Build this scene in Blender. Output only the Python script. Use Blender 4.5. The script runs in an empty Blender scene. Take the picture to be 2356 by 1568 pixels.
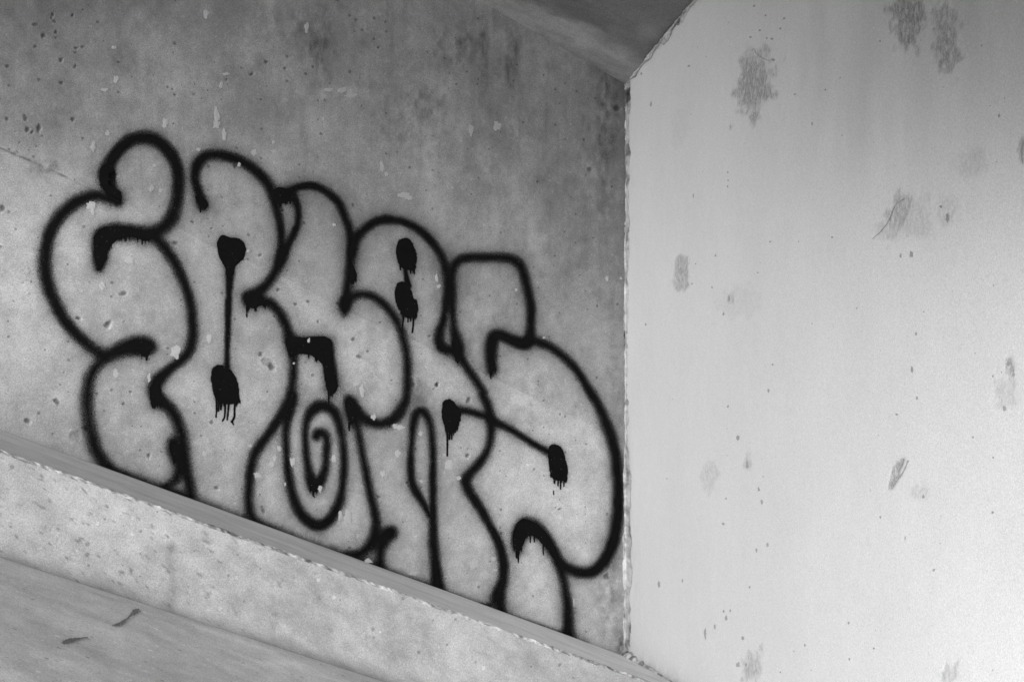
import bpy, math, random
import numpy as np
from mathutils import Vector

R = math.radians
random.seed(7)
rng = np.random.default_rng(11)
scn = bpy.context.scene
col = scn.collection

# ------------------------------------------------------------------ camera
FPX, CX, CY = 3272.0, 1178.0, 784.0          # focal length and centre on a 2356 x 1568 tracing grid
cam_d = bpy.data.cameras.new('camera')
cam = bpy.data.objects.new('camera', cam_d); col.objects.link(cam)
cam_d.sensor_width = 36.0; cam_d.lens = 50.0
cam_d.clip_start = 0.05; cam_d.clip_end = 3000
cam.location = (0, 0, 0); cam.rotation_euler = (R(90), 0, 0)
scn.camera = cam

# ------------------------------------------------------------------ frame of the stairway ramp
C0 = np.array([.394, 4.92])                   # the inner corner, seen from above
U = np.array([.894, .449]); U /= np.hypot(*U)  # along the painted wall, downhill
N = np.array([U[1], -U[0]])                   # out of the painted wall
SL = .41                                      # fall of the ramp per metre
ZB, ZT = -1.09, .886                          # wall foot and soffit height at the corner
KL, WL, HL = .04, .90, .235                   # ledge: cross fall, width, height of its face
WS, WN = -.293, .956                          # direction of the end wall in (s, n)
_w = U * WS + N * WN; _w /= np.hypot(*_w)
RN = np.array([_w[1], -_w[0]])                # its normal
if RN @ (-C0) < 0: RN = -RN

# ------------------------------------------------------------------ sky, sun, exposure
SUN = -.77 * U + .638 * N; SUN /= np.hypot(*SUN)
sun_el = R(22)
w = bpy.data.worlds.new('World'); scn.world = w; w.use_nodes = True
nt = w.node_tree; nt.nodes.clear()
sky = nt.nodes.new('ShaderNodeTexSky'); sky.sky_type = 'NISHITA'; sky.sun_disc = False
sky.sun_elevation = sun_el; sky.sun_rotation = math.atan2(SUN[0], SUN[1])
bw = nt.nodes.new('ShaderNodeRGBToBW')
bg = nt.nodes.new('ShaderNodeBackground'); bg.inputs['Strength'].default_value = .065
wo = nt.nodes.new('ShaderNodeOutputWorld')
nt.links.new(sky.outputs[0], bw.inputs[0]); nt.links.new(bw.outputs[0], bg.inputs[0]); nt.links.new(bg.outputs[0], wo.inputs[0])
sd_ = bpy.data.lights.new('sun', 'SUN'); sd_.energy = 2.6; sd_.angle = R(44); sd_.color = (1, 1, 1)
so = bpy.data.objects.new('sun', sd_); col.objects.link(so)
dirv = Vector((SUN[0] * math.cos(sun_el), SUN[1] * math.cos(sun_el), math.sin(sun_el)))
so.rotation_euler = dirv.to_track_quat('Z', 'Y').to_euler(); so.location = dirv * 20
scn.view_settings.view_transform = 'Standard'; scn.view_settings.look = 'None'
scn.view_settings.gamma = 1; scn.view_settings.use_curve_mapping = False
scn.view_settings.exposure = 1.70
scn.cycles.max_bounces = 8; scn.cycles.diffuse_bounces = 6; scn.cycles.transparent_max_bounces = 12

# ------------------------------------------------------------------ numeric noise
def _hash(ix, iy, seed):
    h = (ix.astype(np.int64) * 374761393 + iy.astype(np.int64) * 668265263 + seed * 974634777) & 0x7fffffff
    h = ((h ^ (h >> 13)) * 1274126177) & 0x7fffffff
    h = (h ^ (h >> 16))
    return (h & 0xffff) / 65535.0
def vn(x, y, seed=0):
    ix, iy = np.floor(x), np.floor(y); fx, fy = x - ix, y - iy
    fx = fx * fx * (3 - 2 * fx); fy = fy * fy * (3 - 2 * fy)
    a, b = _hash(ix, iy, seed), _hash(ix + 1, iy, seed)
    c, d = _hash(ix, iy + 1, seed), _hash(ix + 1, iy + 1, seed)
    return (a + (b - a) * fx) * (1 - fy) + (c + (d - c) * fx) * fy
def fbm(x, y, seed=0, o=4):                   # roughly -1 .. 1
    r, a, t = 0, 1.0, 0
    for i in range(o):
        r = r + a * (vn(x * 2 ** i + i * 17.3, y * 2 ** i - i * 9.1, seed + i) * 2 - 1); t += a; a *= .55
    return r / t * 1.6
def sst(a, b, x):
    t = np.clip((x - a) / (b - a), 0, 1); return t * t * (3 - 2 * t)

# ------------------------------------------------------------------ geometry helpers
def world(s, n, z):
    s, n, z = np.broadcast_arrays(s, n, z)
    return np.stack([C0[0] + s * U[0] + n * N[0], C0[1] + s * U[1] + n * N[1], z], -1)
def to_px(p):
    return CX + FPX * p[..., 0] / p[..., 1], CY - FPX * p[..., 2] / p[..., 1]
def on_left(X, Y):                            # tracing point -> (s, z) on the painted wall
    rx = (X - CX) / FPX; y = (C0 @ N) / (rx * N[0] + N[1])
    return (rx * y - C0[0]) * U[0] + (y - C0[1]) * U[1], -(Y - CY) / FPX * y
def on_right(X, Y):                           # tracing point -> (t, z) on the end wall
    rx = (X - CX) / FPX; y = (C0 @ RN) / (rx * RN[0] + RN[1])
    return (rx * y - C0[0]) * _w[0] + (y - C0[1]) * _w[1], -(Y - CY) / FPX * y
def rworld(t, d, z):                          # d = distance out of the end wall
    t, d, z = np.broadcast_arrays(t, d, z)
    return np.stack([C0[0] + t * _w[0] + d * RN[0], C0[1] + t * _w[1] + d * RN[1], z], -1)

def tag(o, label=None, cat=None, group=None, kind=None):
    if label: o['label'] = label
    if cat: o['category'] = cat
    if group: o['group'] = group
    if kind: o['kind'] = kind
    return o
def mesh_obj(name, verts, quads, mat, parent=None, attrs=None, smooth=True, nsides=4):
    me = bpy.data.meshes.new(name)
    verts = np.asarray(verts, np.float32).reshape(-1, 3); quads = np.asarray(quads, np.int32).reshape(-1, nsides)
    me.vertices.add(len(verts)); me.vertices.foreach_set('co', verts.ravel())
    me.loops.add(quads.size); me.loops.foreach_set('vertex_index', quads.ravel())
    me.polygons.add(len(quads)); me.polygons.foreach_set('loop_start', np.arange(len(quads), dtype=np.int32) * nsides)
    me.polygons.foreach_set('loop_total', np.full(len(quads), nsides, np.int32))
    me.update(calc_edges=True)
    if smooth: me.polygons.foreach_set('use_smooth', np.ones(len(quads), bool))
    for k, v in (attrs or {}).items():
        a = me.attributes.new(k, 'FLOAT', 'POINT'); a.data.foreach_set('value', np.asarray(v, np.float32).ravel())
    me.materials.append(mat)
    o = bpy.data.objects.new(name, me); col.objects.link(o)
    if parent: o.parent = parent
    return o
def grid_quads(nr, nc, flip=False):
    i = np.arange(nr - 1)[:, None] * nc + np.arange(nc - 1)[None]
    q = np.stack([i, i + 1, i + nc + 1, i + nc], -1)
    if flip: q = q[..., ::-1]
    return q.reshape(-1, 4)
def subset(name, P, quads, mask, mat, parent, attrs):
    q = quads[mask]
    if len(q) == 0: return None
    ids, inv = np.unique(q, return_inverse=True)
    return mesh_obj(name, P[ids], inv.reshape(-1, 4), mat, parent, {k: v[ids] for k, v in attrs.items()})
def poly_obj(name, verts, faces, mat, parent=None, smooth=False):
    me = bpy.data.meshes.new(name); me.from_pydata([tuple(map(float, v)) for v in verts], [], faces); me.update()
    if smooth: me.polygons.foreach_set('use_smooth', [True] * len(me.polygons))
    me.materials.append(mat)
    o = bpy.data.objects.new(name, me); col.objects.link(o)
    if parent: o.parent = parent
    return o
def prism(name, bottom, top, mat, parent=None):
    n = len(bottom); f = [tuple(range(n))[::-1], tuple(range(n, 2 * n))]
    f += [(i, (i + 1) % n, n + (i + 1) % n, n + i) for i in range(n)]
    return poly_obj(name, list(bottom) + list(top), f, mat, parent)

# ------------------------------------------------------------------ materials
def concrete(name, base, rough=.85, grain=.10, mottling=.14, bump=.5, wear=False, streak=0.0, use_tone=True, pits=.0, scale=1.0, speck=0.0, bdist=.0012):
    m = bpy.data.materials.new(name); m.use_nodes = True; t = m.node_tree; n = t.nodes; L = t.links
    b = n['Principled BSDF']; b.inputs['Roughness'].default_value = rough
    b.inputs['Specular IOR Level'].default_value = .25
    tc = n.new('ShaderNodeTexCoord'); src = tc.outputs['Object']
    def noise(sc, det=5, ro=.6, vec=None):
        k = n.new('ShaderNodeTexNoise'); k.inputs['Scale'].default_value = sc * scale; k.inputs['Detail'].default_value = det
        k.inputs['Roughness'].default_value = ro; L.new(vec or src, k.inputs['Vector']); return k.outputs['Fac']
    def math_(op, a, c=None, d=None):
        k = n.new('ShaderNodeMath'); k.operation = op
        for i, v in enumerate((a, c, d)):
            if v is None: continue
            if isinstance(v, (int, float)): k.inputs[i].default_value = v
            else: L.new(v, k.inputs[i])
        return k.outputs[0]
    def cen(x, amp):                            # 1 + amp*(x-.5)*2
        return math_('MULTIPLY_ADD', x, 2 * amp, 1 - amp)
    v = cen(noise(3.2, 8, .62), mottling)
    v = math_('MULTIPLY', v, cen(noise(26, 6, .7), mottling * .8))
    g1 = noise(420, 2, .6); g2 = noise(1100, 1, .5)
    g0 = noise(230, 3, .7)
    v = math_('MULTIPLY', v, cen(g1, grain)); v = math_('MULTIPLY', v, cen(g2, grain)); v = math_('MULTIPLY', v, cen(g0, grain * .8))
    if streak:
        mp = n.new('ShaderNodeMapping'); mp.inputs['Scale'].default_value = (1, 1, .09); L.new(src, mp.inputs['Vector'])
        v = math_('MULTIPLY', v, cen(noise(30, 4, .6, mp.outputs[0]), streak))
    hgt = math_('MULTIPLY_ADD', noise(90, 8, .7), .7, math_('MULTIPLY', g1, .25))
    if speck or pits:
        vo = n.new('ShaderNodeTexVoronoi'); vo.inputs['Scale'].default_value = 55 * scale; L.new(src, vo.inputs['Vector'])
        sel = math_('GREATER_THAN', noise(9, 3, .6), .5)
        cs = n.new('ShaderNodeSeparateColor'); L.new(vo.outputs['Color'], cs.inputs[0])
        rad = math_('MULTIPLY', math_('POWER', cs.outputs[0], 3.0), .30)
        dot = math_('LESS_THAN', vo.outputs['Distance'], rad)
        dot = math_('MULTIPLY', dot, sel)
        if pits:
            dk = math_('MULTIPLY', dot, math_('GREATER_THAN', cs.outputs[1], .45))
            v = math_('MULTIPLY', v, math_('SUBTRACT', 1, math_('MULTIPLY', dk, pits)))
            hgt = math_('SUBTRACT', hgt, math_('MULTIPLY', dk, 1.2))
        if speck:
            lt = math_('MULTIPLY', dot, math_('LESS_THAN', cs.outputs[1], .45))
            v = math_('MULTIPLY', v, math_('ADD', 1, math_('MULTIPLY', lt, speck)))
            hgt = math_('ADD', hgt, math_('MULTIPLY', lt, .5))
    if use_tone:
        at = n.new('ShaderNodeAttribute'); at.attribute_name = 'tone'; v = math_('MULTIPLY', v, at.outputs['Fac'])
    if wear:                                     # scuffed paint: fine veins and torn grain
        aw = n.new('ShaderNodeAttribute'); aw.attribute_name = 'wear'; W_ = aw.outputs['Fac']
        mp2 = n.new('ShaderNodeMapping'); mp2.inputs['Scale'].default_value = (1, 1, .6); L.new(src, mp2.inputs['Vector'])
        f1 = noise(105, 7, .75, mp2.outputs[0]); f2 = noise(52, 7, .72, mp2.outputs[0])
        vein = math_('SUBTRACT', 1, math_('MULTIPLY', math_('ABSOLUTE', math_('SUBTRACT', f2, .5)), 14)); vein = math_('MAXIMUM', vein, 0)
        pt = n.new('ShaderNodeMapRange'); pt.interpolation_type = 'SMOOTHSTEP'; pt.inputs['From Min'].default_value = .46; pt.inputs['From Max'].default_value = .62
        L.new(f1, pt.inputs['Value'])
        amt = math_('ADD', math_('MULTIPLY', vein, .8), math_('ADD', .08, math_('MULTIPLY', pt.outputs[0], .55)))
        dkw = math_('MULTIPLY', W_, amt)
        v = math_('MULTIPLY', v, math_('MAXIMUM', math_('SUBTRACT', 1, dkw), .25))
        hgt = math_('SUBTRACT', hgt, math_('MULTIPLY', dkw, 1.5))
    v = math_('MULTIPLY', v, base)
    v = math_('MINIMUM', v, .88)
    cb = n.new('ShaderNodeCombineColor')
    for i in range(3): L.new(v, cb.inputs[i])
    L.new(cb.outputs[0], b.inputs['Base Color'])
    bp = n.new('ShaderNodeBump'); bp.inputs['Strength'].default_value = bump; bp.inputs['Distance'].default_value = bdist
    L.new(hgt, bp.inputs['Height']); L.new(bp.outputs[0], b.inputs['Normal'])
    return m

def spray_paint():
    m = bpy.data.materials.new('black_spray_paint'); m.use_nodes = True; t = m.node_tree; n = t.nodes; L = t.links
    b = n['Principled BSDF']; b.inputs['Roughness'].default_value = .7; b.inputs['Specular IOR Level'].default_value = .08
    tc = n.new('ShaderNodeTexCoord'); src = tc.outputs['Object']
    def noise(sc, det=3, ro=.6):
        k = n.new('ShaderNodeTexNoise'); k.inputs['Scale'].default_value = sc; k.inputs['Detail'].default_value = det
        k.inputs['Roughness'].default_value = ro; L.new(src, k.inputs['Vector']); return k.outputs['Fac']
    def M(op, a, c, d=None, cl=False):
        k = n.new('ShaderNodeMath'); k.operation = op; k.use_clamp = cl
        for i, v in enumerate((a, c, d)):
            if v is None: continue
            if isinstance(v, (int, float)): k.inputs[i].default_value = v
            else: L.new(v, k.inputs[i])
        return k.outputs[0]
    a1 = n.new('ShaderNodeAttribute'); a1.attribute_name = 'soft'; S = a1.outputs['Fac']
    a2 = n.new('ShaderNodeAttribute'); a2.attribute_name = 'hard'; H = a2.outputs['Fac']
    fine = noise(520, 2); mid = noise(160, 3)
    g = M('MULTIPLY', M('MULTIPLY', S, M('SUBTRACT', 1, S)), 4)          # noise only where the mist is thin
    dn = M('MULTIPLY', M('MULTIPLY', M('SUBTRACT', fine, .5), 2.6), g)
    soft = M('ADD', S, dn, cl=True)
    hr = n.new('ShaderNodeMapRange'); hr.interpolation_type = 'SMOOTHSTEP'
    hr.inputs['From Min'].default_value = -1.1; hr.inputs['From Max'].default_value = 1.1
    L.new(M('ADD', H, M('MULTIPLY', M('SUBTRACT', mid, .5), 2.4)), hr.inputs['Value'])
    al = M('MAXIMUM', soft, hr.outputs[0])
    # grains of wall showing through
    vo = n.new('ShaderNodeTexVoronoi'); vo.inputs['Scale'].default_value = 90; L.new(src, vo.inputs['Vector'])
    cs = n.new('ShaderNodeSeparateColor'); L.new(vo.outputs['Color'], cs.inputs[0])
    dot = M('LESS_THAN', vo.outputs['Distance'], M('MULTIPLY', M('POWER', cs.outputs[0], 4.0), .28))
    al = M('MULTIPLY', al, M('SUBTRACT', 1, M('MULTIPLY', dot, .16)))
    al = M('MULTIPLY', al, M('MULTIPLY_ADD', noise(60, 4), .035, .975), cl=True)
    b.inputs['Base Color'].default_value = (.003, .003, .003, 1)
    tr = n.new('ShaderNodeBsdfTransparent'); mx = n.new('ShaderNodeMixShader')
    L.new(al, mx.inputs[0]); L.new(tr.outputs[0], mx.inputs[1]); L.new(b.outputs[0], mx.inputs[2])
    L.new(mx.outputs[0], n['Material Output'].inputs[0])
    bp = n.new('ShaderNodeBump'); bp.inputs['Strength'].default_value = .35; bp.inputs['Distance'].default_value = .0008
    L.new(noise(120, 5), bp.inputs['Height']); L.new(bp.outputs[0], b.inputs['Normal'])
    return m

m_left = concrete('weathered_grey_concrete', .335, streak=.03, pits=.45, speck=.22, mottling=.16, grain=.6, bump=.7)
m_flake = concrete('pale_lime_flake', .32, use_tone=False, mottling=.12, grain=.2, bump=.9)
m_flake2 = concrete('paler_lime_flake', .40, use_tone=False, mottling=.12, grain=.2, bump=.9)  # paler flakes, used low on the wall
m_right = concrete('white_painted_concrete', .655, rough=.8, mottling=.06, grain=.32, bump=.9, wear=True, pits=.0, bdist=.0010)
m_grain = concrete('broken_aggregate_edge', .38, mottling=.2, grain=.5, bump=1.0, bdist=.002)
m_bead = concrete('pale_mortar', .47, mottling=.2, grain=.45, bump=1.0, bdist=.003)
m_sill = concrete('trowelled_ledge_top', .72, mottling=.12, grain=.5, bump=.3)
m_face = concrete('pitted_ledge_concrete', .345, mottling=.22, grain=.5, pits=.35, speck=.3, bump=.7)
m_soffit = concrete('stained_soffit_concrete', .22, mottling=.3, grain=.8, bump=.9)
m_ground = concrete('ramp_concrete', .55, mottling=.36, grain=.6, bump=1.0, pits=.4, speck=.35)
m_dark = concrete('dark_exposed_concrete', .075, use_tone=False, mottling=.4, grain=.3, bump=1)
m_chip = concrete('grey_chipped_spot', .33, use_tone=False, mottling=.4, grain=.2, bump=.6)
m_scuff = concrete('dark_rubbed_scuff', .17, use_tone=False, mottling=.5, grain=.5, bump=1)
m_paint = spray_paint()

# ------------------------------------------------------------------ painted wall (large structure)
STEP = .0027
s_f = np.arange(-2.22, .0001, STEP); s_f[-1] = 0
s_all = np.concatenate([np.arange(-7.0, -2.22, .12), s_f]); nc = len(s_all)
v_all = np.arange(0, (ZT - ZB) + STEP, STEP); v_all[-1] = ZT - ZB; nr = len(v_all)
Sg, Vg = np.meshgrid(s_all, v_all); Zg = ZB - SL * Sg + Vg
PX, PY = to_px(world(Sg, 0 * Sg, Zg))
# height of the concrete skin above the wall plane
js1, jz1 = on_left(275, 465); js2, jz2 = on_left(1045, 830); jm = (jz2 - jz1) / (js2 - js1)
Jd = Zg - (jz1 + (Sg - js1) * jm) + .004 * fbm(Sg * 5, Sg * 0 + 3, 5, 3)
H = .0018 * fbm(Sg * 2.1, Zg * 2.1, 1, 3) + .00035 * fbm(Sg * 28, Zg * 28, 2, 3)
H += .0011 * sst(-.003, .003, Jd) + .0016 * np.exp(-(Jd / .003) ** 2) * np.clip(.25 + 1.3 * fbm(Sg * 9, Sg * 0, 8, 3), 0, 1.4)
T = 1 + .13 * fbm(Sg * 3.0, Zg * 3.0, 21, 4) + .07 * fbm(Sg * 14, Zg * 11, 25, 4)
up = sst(640, 60, PY - .30 * PX + 160 * sst(700, 0, PX) * 0)             # staining plus upper shade, painted into the wall's tone
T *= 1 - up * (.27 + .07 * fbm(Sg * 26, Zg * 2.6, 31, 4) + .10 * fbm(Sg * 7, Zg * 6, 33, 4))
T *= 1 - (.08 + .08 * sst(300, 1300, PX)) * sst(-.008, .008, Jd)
T *= 1 + .30 * np.exp(-(((PX - 1270) / 230) ** 2 + ((PY - 1130) / 330) ** 2) ** 1.5) * np.clip(1 + .5 * fbm(Sg * 9, Zg * 9, 39, 4), 0, 2)  # brighter light near the lower corner, put into the tone as a blotch
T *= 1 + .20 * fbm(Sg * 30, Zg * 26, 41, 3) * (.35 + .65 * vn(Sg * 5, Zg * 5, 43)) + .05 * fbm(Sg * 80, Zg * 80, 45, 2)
T *= 1 - .33 * sst(900, 0, PX + 1.3 * PY) * np.clip(1 + .4 * fbm(Sg * 6, Zg * 6, 37, 4), 0, 2)  # vignette and staining painted into the tone at top left
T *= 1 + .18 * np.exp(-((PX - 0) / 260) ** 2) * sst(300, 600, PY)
for (x, y, rx, ry, a) in [(985, 245, 48, 42, -.22), (1395, 250, 34, 200, -.22), (1050, 110, 55, 60, -.22), (1110, 120, 14, 90, -.22), (1175, 130, 20, 95, -.22),
                          (735, 120, 36, 90, -.20), (700, 60, 70, 60, -.15), (280, 140, 34, 36, -.10), (830, 120, 30, 90, -.12), (620, 40, 30, 30, -.15),
                          (1390, 470, 18, 120, -.12), (1400, 1350, 30, 170, -.16), (1428, 1485, 9, 34, -.35), (1345, 390, 40, 220, -.08),
                          (905, 265, 55, 90, -.12), (965, 930, 40, 60, -.16), (100, 385, 34, 14, -.28), (105, 400, 16, 22, -.20), (640, 250, 90, 40, -.07),
                          (968, 895, 24, 36, -.12), (480, 285, 60, 24, -.07), (560, 110, 30, 40, .08), (800, 212, 40, 18, .14), (1110, 275, 20, 26, .12),
                          (1180, 300, 16, 40, .10), (1400, 480, 10, 26, .18), (1040, 640, 60, 60, -.07), (1000, 1150, 70, 110, -.05), (340, 700, 70, 60, -.06),
                          (990, 1220, 40, 20, .10), (930, 1310, 60, 16, .12)]:
    q = ((PX - x) / rx) ** 2 + ((PY - y) / ry) ** 2
    T *= 1 + a * 1.35 * np.exp(-q ** 1.3) * np.clip(.9 + 1.2 * fbm(PX / 11., PY / 20., int(x), 4), 0, 2)
strk = np.clip(fbm(Sg * 34, Zg * 1.6, 53, 3) - .12, 0, 1) * sst(420, 120, PY - .25 * (PX - 900)) * sst(560, 900, PX)
T *= 1 - .34 * strk * np.clip(.8 + .8 * fbm(Sg * 50, Zg * 9, 55, 3), 0, 1.6)
T *= 1 - .16 * np.exp(-((PX - 1376) / 3.5) ** 2) * sst(215, 240, PY) * sst(345, 300, PY)    # the thin upright form line
T *= 1 - .12 * sst(1374, 1380, PX) * sst(480, 250, PY)
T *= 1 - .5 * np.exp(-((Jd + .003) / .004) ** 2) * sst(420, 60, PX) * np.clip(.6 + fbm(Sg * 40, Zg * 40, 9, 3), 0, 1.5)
T *= 1 + .22 * np.exp(-((Jd - .002) / .0026) ** 2) * np.clip(.4 + 1.2 * fbm(Sg * 12, Sg * 0, 6, 2), 0, 1)
pit_list = [(122, 34, 5), (118, 42, 4), (125, 49, 5), (80, 56, 6), (100, 82, 7), (167, 36, 5), (128, 74, 5), (128, 86, 4), (81, 107, 5), (175, 110, 5), (190, 108, 5),
            (141, 139, 6), (173, 120, 4), (173, 153, 5), (17, 153, 6), (141, 191, 6), (16, 273, 6), (59, 273, 6), (56, 266, 4), (168, 275, 6), (64, 298, 7), (74, 304, 5), (90, 295, 8),
            (5, 479, 9), (262, 403, 11), (258, 420, 8), (578, 171, 6), (442, 510, 5), (403, 559, 7), (131, 924, 8), (64, 969, 8), (173, 1002, 15), (196, 985, 8),
            (249, 746, 9), (284, 929, 5), (181, 732, 6), (599, 817, 5), (487, 971, 6), (343, 1048, 6), (498, 1122, 6), (606, 1175, 6), (284, 675, 9), (871, 1142, 6), (618, 834, 15), (625, 845, 10),
            (700, 512, 5), (651, 484, 5), (541, 382, 6), (812, 470, 5), (599, 587, 5), (640, 667, 5), (680, 700, 5), (709, 694, 5), (732, 740, 4), (812, 780, 6), (827, 820, 7), (846, 808, 4), (1006, 886, 5),
            (1006, 884, 6), (1078, 921, 7), (1075, 1048, 6), (950, 883, 9), (1356, 390, 7), (1420, 250, 9), (1343, 322, 4), (1395, 1325, 9), (1430, 1170, 8), (230, 800, 4), (300, 900, 4), (84, 336, 3), (40, 350, 3), (45, 328, 3), (78, 360, 4), (545, 340, 4), (398, 285, 3), (612, 143, 5), (655, 158, 5), (540, 1260, 0)]
for i in range(70):
    x, y = random.uniform(0, 1430), random.uniform(0, 1500)
    pit_list.append((x, y, random.choice((2.6, 3, 3, 3.6, 4.2))))
for (x, y, r) in pit_list:
    if r <= 0: continue
    m = (abs(PX - x) < r * 2.4) & (abs(PY - y) < r * 2.4)
    if not m.any(): continue
    dx, dy = PX[m] - x, PY[m] - y
    ra = random.uniform(.75, 1.3); an = random.uniform(0, 3.1)
    ex = (dx * math.cos(an) + dy * math.sin(an)) * ra; ey = (-dx * math.sin(an) + dy * math.cos(an)) / ra
    q = np.sqrt(ex * ex + ey * ey) / r * (1 + .25 * fbm(dx / r * 1.7 + x, dy / r * 1.7 + y, 3, 2))
    k = np.exp(-(q * 1.15) ** 5)
    H[m] -= k * min(r, 9) * .00045
    H[m] += np.exp(-((q - 1.15) / .22) ** 2) * min(r, 7) * .00005
    T[m] *= 1 - .64 * k * np.clip(1.1 - q * .5 - .35 * (ex + ey) / r, 0, 1) * (1 if r < 12 else .25)
    T[m] *= 1 + .22 * np.exp(-((q - 1) / .3) ** 2) * ((ex + ey) > 0)  # shaded and lit crescents of the pits are painted into the tone
T *= 1 - .13 * sst(-.075, -.045, Sg + .008 * fbm(Sg * 0, Zg * 7, 47, 3)) - .10 * np.exp(Sg / .012)  # contact shade and crease dirt painted along the inner corner
T *= 1 - .16 * np.exp(-Vg / .012) * np.clip(1 + .6 * fbm(Sg * 30, Zg * 30, 49, 3), 0, 2)  # same contact shade and dirt painted along the wall foot
P_left = world(Sg, H, Zg)
qL = grid_quads(nr, nc)
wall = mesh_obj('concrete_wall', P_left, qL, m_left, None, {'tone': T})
tag(wall, 'long grey weathered concrete wall carrying the black graffiti, darker and stained towards its top', 'wall')
P_left = P_left.reshape(-1, 3)

def slab(name, pts, zlo, zhi, mat, parent):   # thick core behind a skin; pts in (s,n), heights per point
    b = [world(p[0], p[1], zlo(p)) for p in pts]; t = [world(p[0], p[1], zhi(p)) for p in pts]
    o = prism(name, b, t, mat, parent); return o
m_core = concrete('plain_concrete_core', .22, use_tone=False)
slab('wall_core', [(-7, -.008), (.3, -.008), (.3, -.4), (-7, -.4)], lambda p: ZB - SL * p[0] - 1.2, lambda p: ZT - SL * p[0], m_core, wall)

# ------------------------------------------------------------------ end wall
t_all = np.concatenate([np.arange(0, .06, .0025), np.arange(.06, 2.85, .006), np.arange(2.85, 3.6, .15)])
e_all = np.concatenate([np.linspace(0, 1, 400)])
Tg, Eg = np.meshgrid(t_all, e_all)
def soffit_z(s, n): return ZT - SL * s
def ledge_z(s, n): return ZB - SL * s - KL * n
zb = ZB - SL * WS * Tg - .75; zt = soffit_z(WS * Tg, WN * Tg) + .004
# lower part below the ledge top is hidden, keep rows mainly in view
Zr = zb + (zt - zb) * Eg
RX, RY = to_px(rworld(Tg, 0 * Tg, Zr))
Hr = .0016 * fbm(Tg * 1.7, Zr * 1.7, 51, 3) + .00022 * fbm(Tg * 18, Zr * 18, 52, 3)
Tr = 1 + .018 * fbm(Tg * 2.2, Zr * 2.2, 61, 4) + .012 * fbm(Tg * 12, Zr * 5, 62, 4); Wr = 0 * Tr
spalls = [  # centre, radii, tilt, strength
    (1736, 190, 44, 82, .12, .36), (1722, 128, 14, 30, .3, .16), (2090, 44, 42, 66, .10, .36), (2178, 104, 30, 78, .05, .30), (2170, 40, 36, 40, 0, .22),
    (2068, 492, 24, 52, .45, .26), (2100, 505, 52, 56, .2, .13), (2042, 530, 34, 26, .7, .14), (1567, 628, 20, 46, .1, .30), (1680, 690, 12, 16, .2, .22),
    (1634, 1090, 18, 40, .1, .13), (1720, 1068, 12, 14, 0, .20), (2060, 1092, 11, 44, .42, .42), (2112, 1130, 24, 16, 0, .13), (2322, 842, 14, 30, -.2, .30), (2312, 905, 26, 36, 0, .12),
    (1726, 1535, 26, 40, 0, .26), (2181, 1552, 22, 24, .3, .20), (2352, 350, 12, 34, 0, .30), (2175, 480, 22, 44, .1, .12), (2236, 372, 40, 34, 0, .10), (1700, 695, 50, 40, 0, .06), (1560, 285, 26, 50, 0, .05)]
spall_id = np.full(RX.shape, -1, int)
for i, (x, y, rx, ry, an, a) in enumerate(spalls):
    rx, ry = rx * .86, ry * .88
    m = (abs(RX - x) < 2.4 * max(rx, ry)) & (abs(RY - y) < 2.4 * max(rx, ry))
    dx, dy = RX[m] - x, RY[m] - y
    ex = (dx * math.cos(an) + dy * math.sin(an)) / rx; ey = (-dx * math.sin(an) + dy * math.cos(an)) / ry
    q = np.hypot(ex, ey) * (1 + .42 * fbm(dx / 26. + i * 7, dy / 26., 70 + i, 4)) + .16 * fbm(dx / 7., dy / 9., 90 + i, 2)
    k = sst(1.12, .72, q)
    Hr[m] -= k * .0018 * min(1, a / .2); Hr[m] += k * .0010 * fbm(dx / 8., dy / 8., 110 + i, 3)
    edge = np.exp(-((q - .95) / .10) ** 2) * (dx < 0)
    Tr[m] *= 1 - a * k * .25 - .35 * a * edge
    Wr[m] = np.maximum(Wr[m], sst(1.3, .7, q) * a * 1.25)
    spall_id[np.where(m, True, False)] = np.where((q < 1.45) & (spall_id[m] < 0), i, spall_id[m])
# crumbled arris by the soffit and a darker tone at the foot
zbase = ledge_z(WS * Tg, WN * Tg)
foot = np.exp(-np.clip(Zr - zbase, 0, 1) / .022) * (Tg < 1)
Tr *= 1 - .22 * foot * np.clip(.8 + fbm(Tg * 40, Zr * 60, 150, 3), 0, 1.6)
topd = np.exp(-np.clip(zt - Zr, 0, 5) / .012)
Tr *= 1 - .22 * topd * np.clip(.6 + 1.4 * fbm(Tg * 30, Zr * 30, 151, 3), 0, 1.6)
top_shade = np.clip(.55 + .8 * fbm(Tg * 5, Zr * 1.3, 171, 4), 0, 1.3) * sst(.1, .62, Zr) * sst(1.0, 2.6, Tg)
Tr *= 1 - .24 * top_shade  # shade at the upper right painted into the tone, streaked like stains
P_right = rworld(Tg, Hr, Zr).reshape(-1, 3)
qR = grid_quads(len(e_all), len(t_all))
big = [0, 2, 3, 5, 8, 9, 10, 11, 12, 14, 16, 17, 18]
cid = spall_id.ravel()[qR[:, 0]]
endw = subset('end_wall', P_right, qR, ~np.isin(cid, big), m_right, None, {'tone': Tr.ravel(), 'wear': Wr.ravel()})
tag(endw, 'smooth white painted concrete end wall with scattered worn grey patches', 'wall')
for i in big:
    subset('spalled_patch', P_right, qR, cid == i, m_right, endw, {'tone': Tr.ravel(), 'wear': Wr.ravel()})
core = []
for t in (0, 3.5):
    for d in (-.006, -.35): core.append((t, d))
core = [core[0], core[1], core[3], core[2]]
prism('wall_core', [rworld(t, d, ZB - SL * WS * t - .75) for t, d in core], [rworld(t, d, soffit_z(WS * t, 0) + .2) for t, d in core], m_core, endw)

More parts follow.
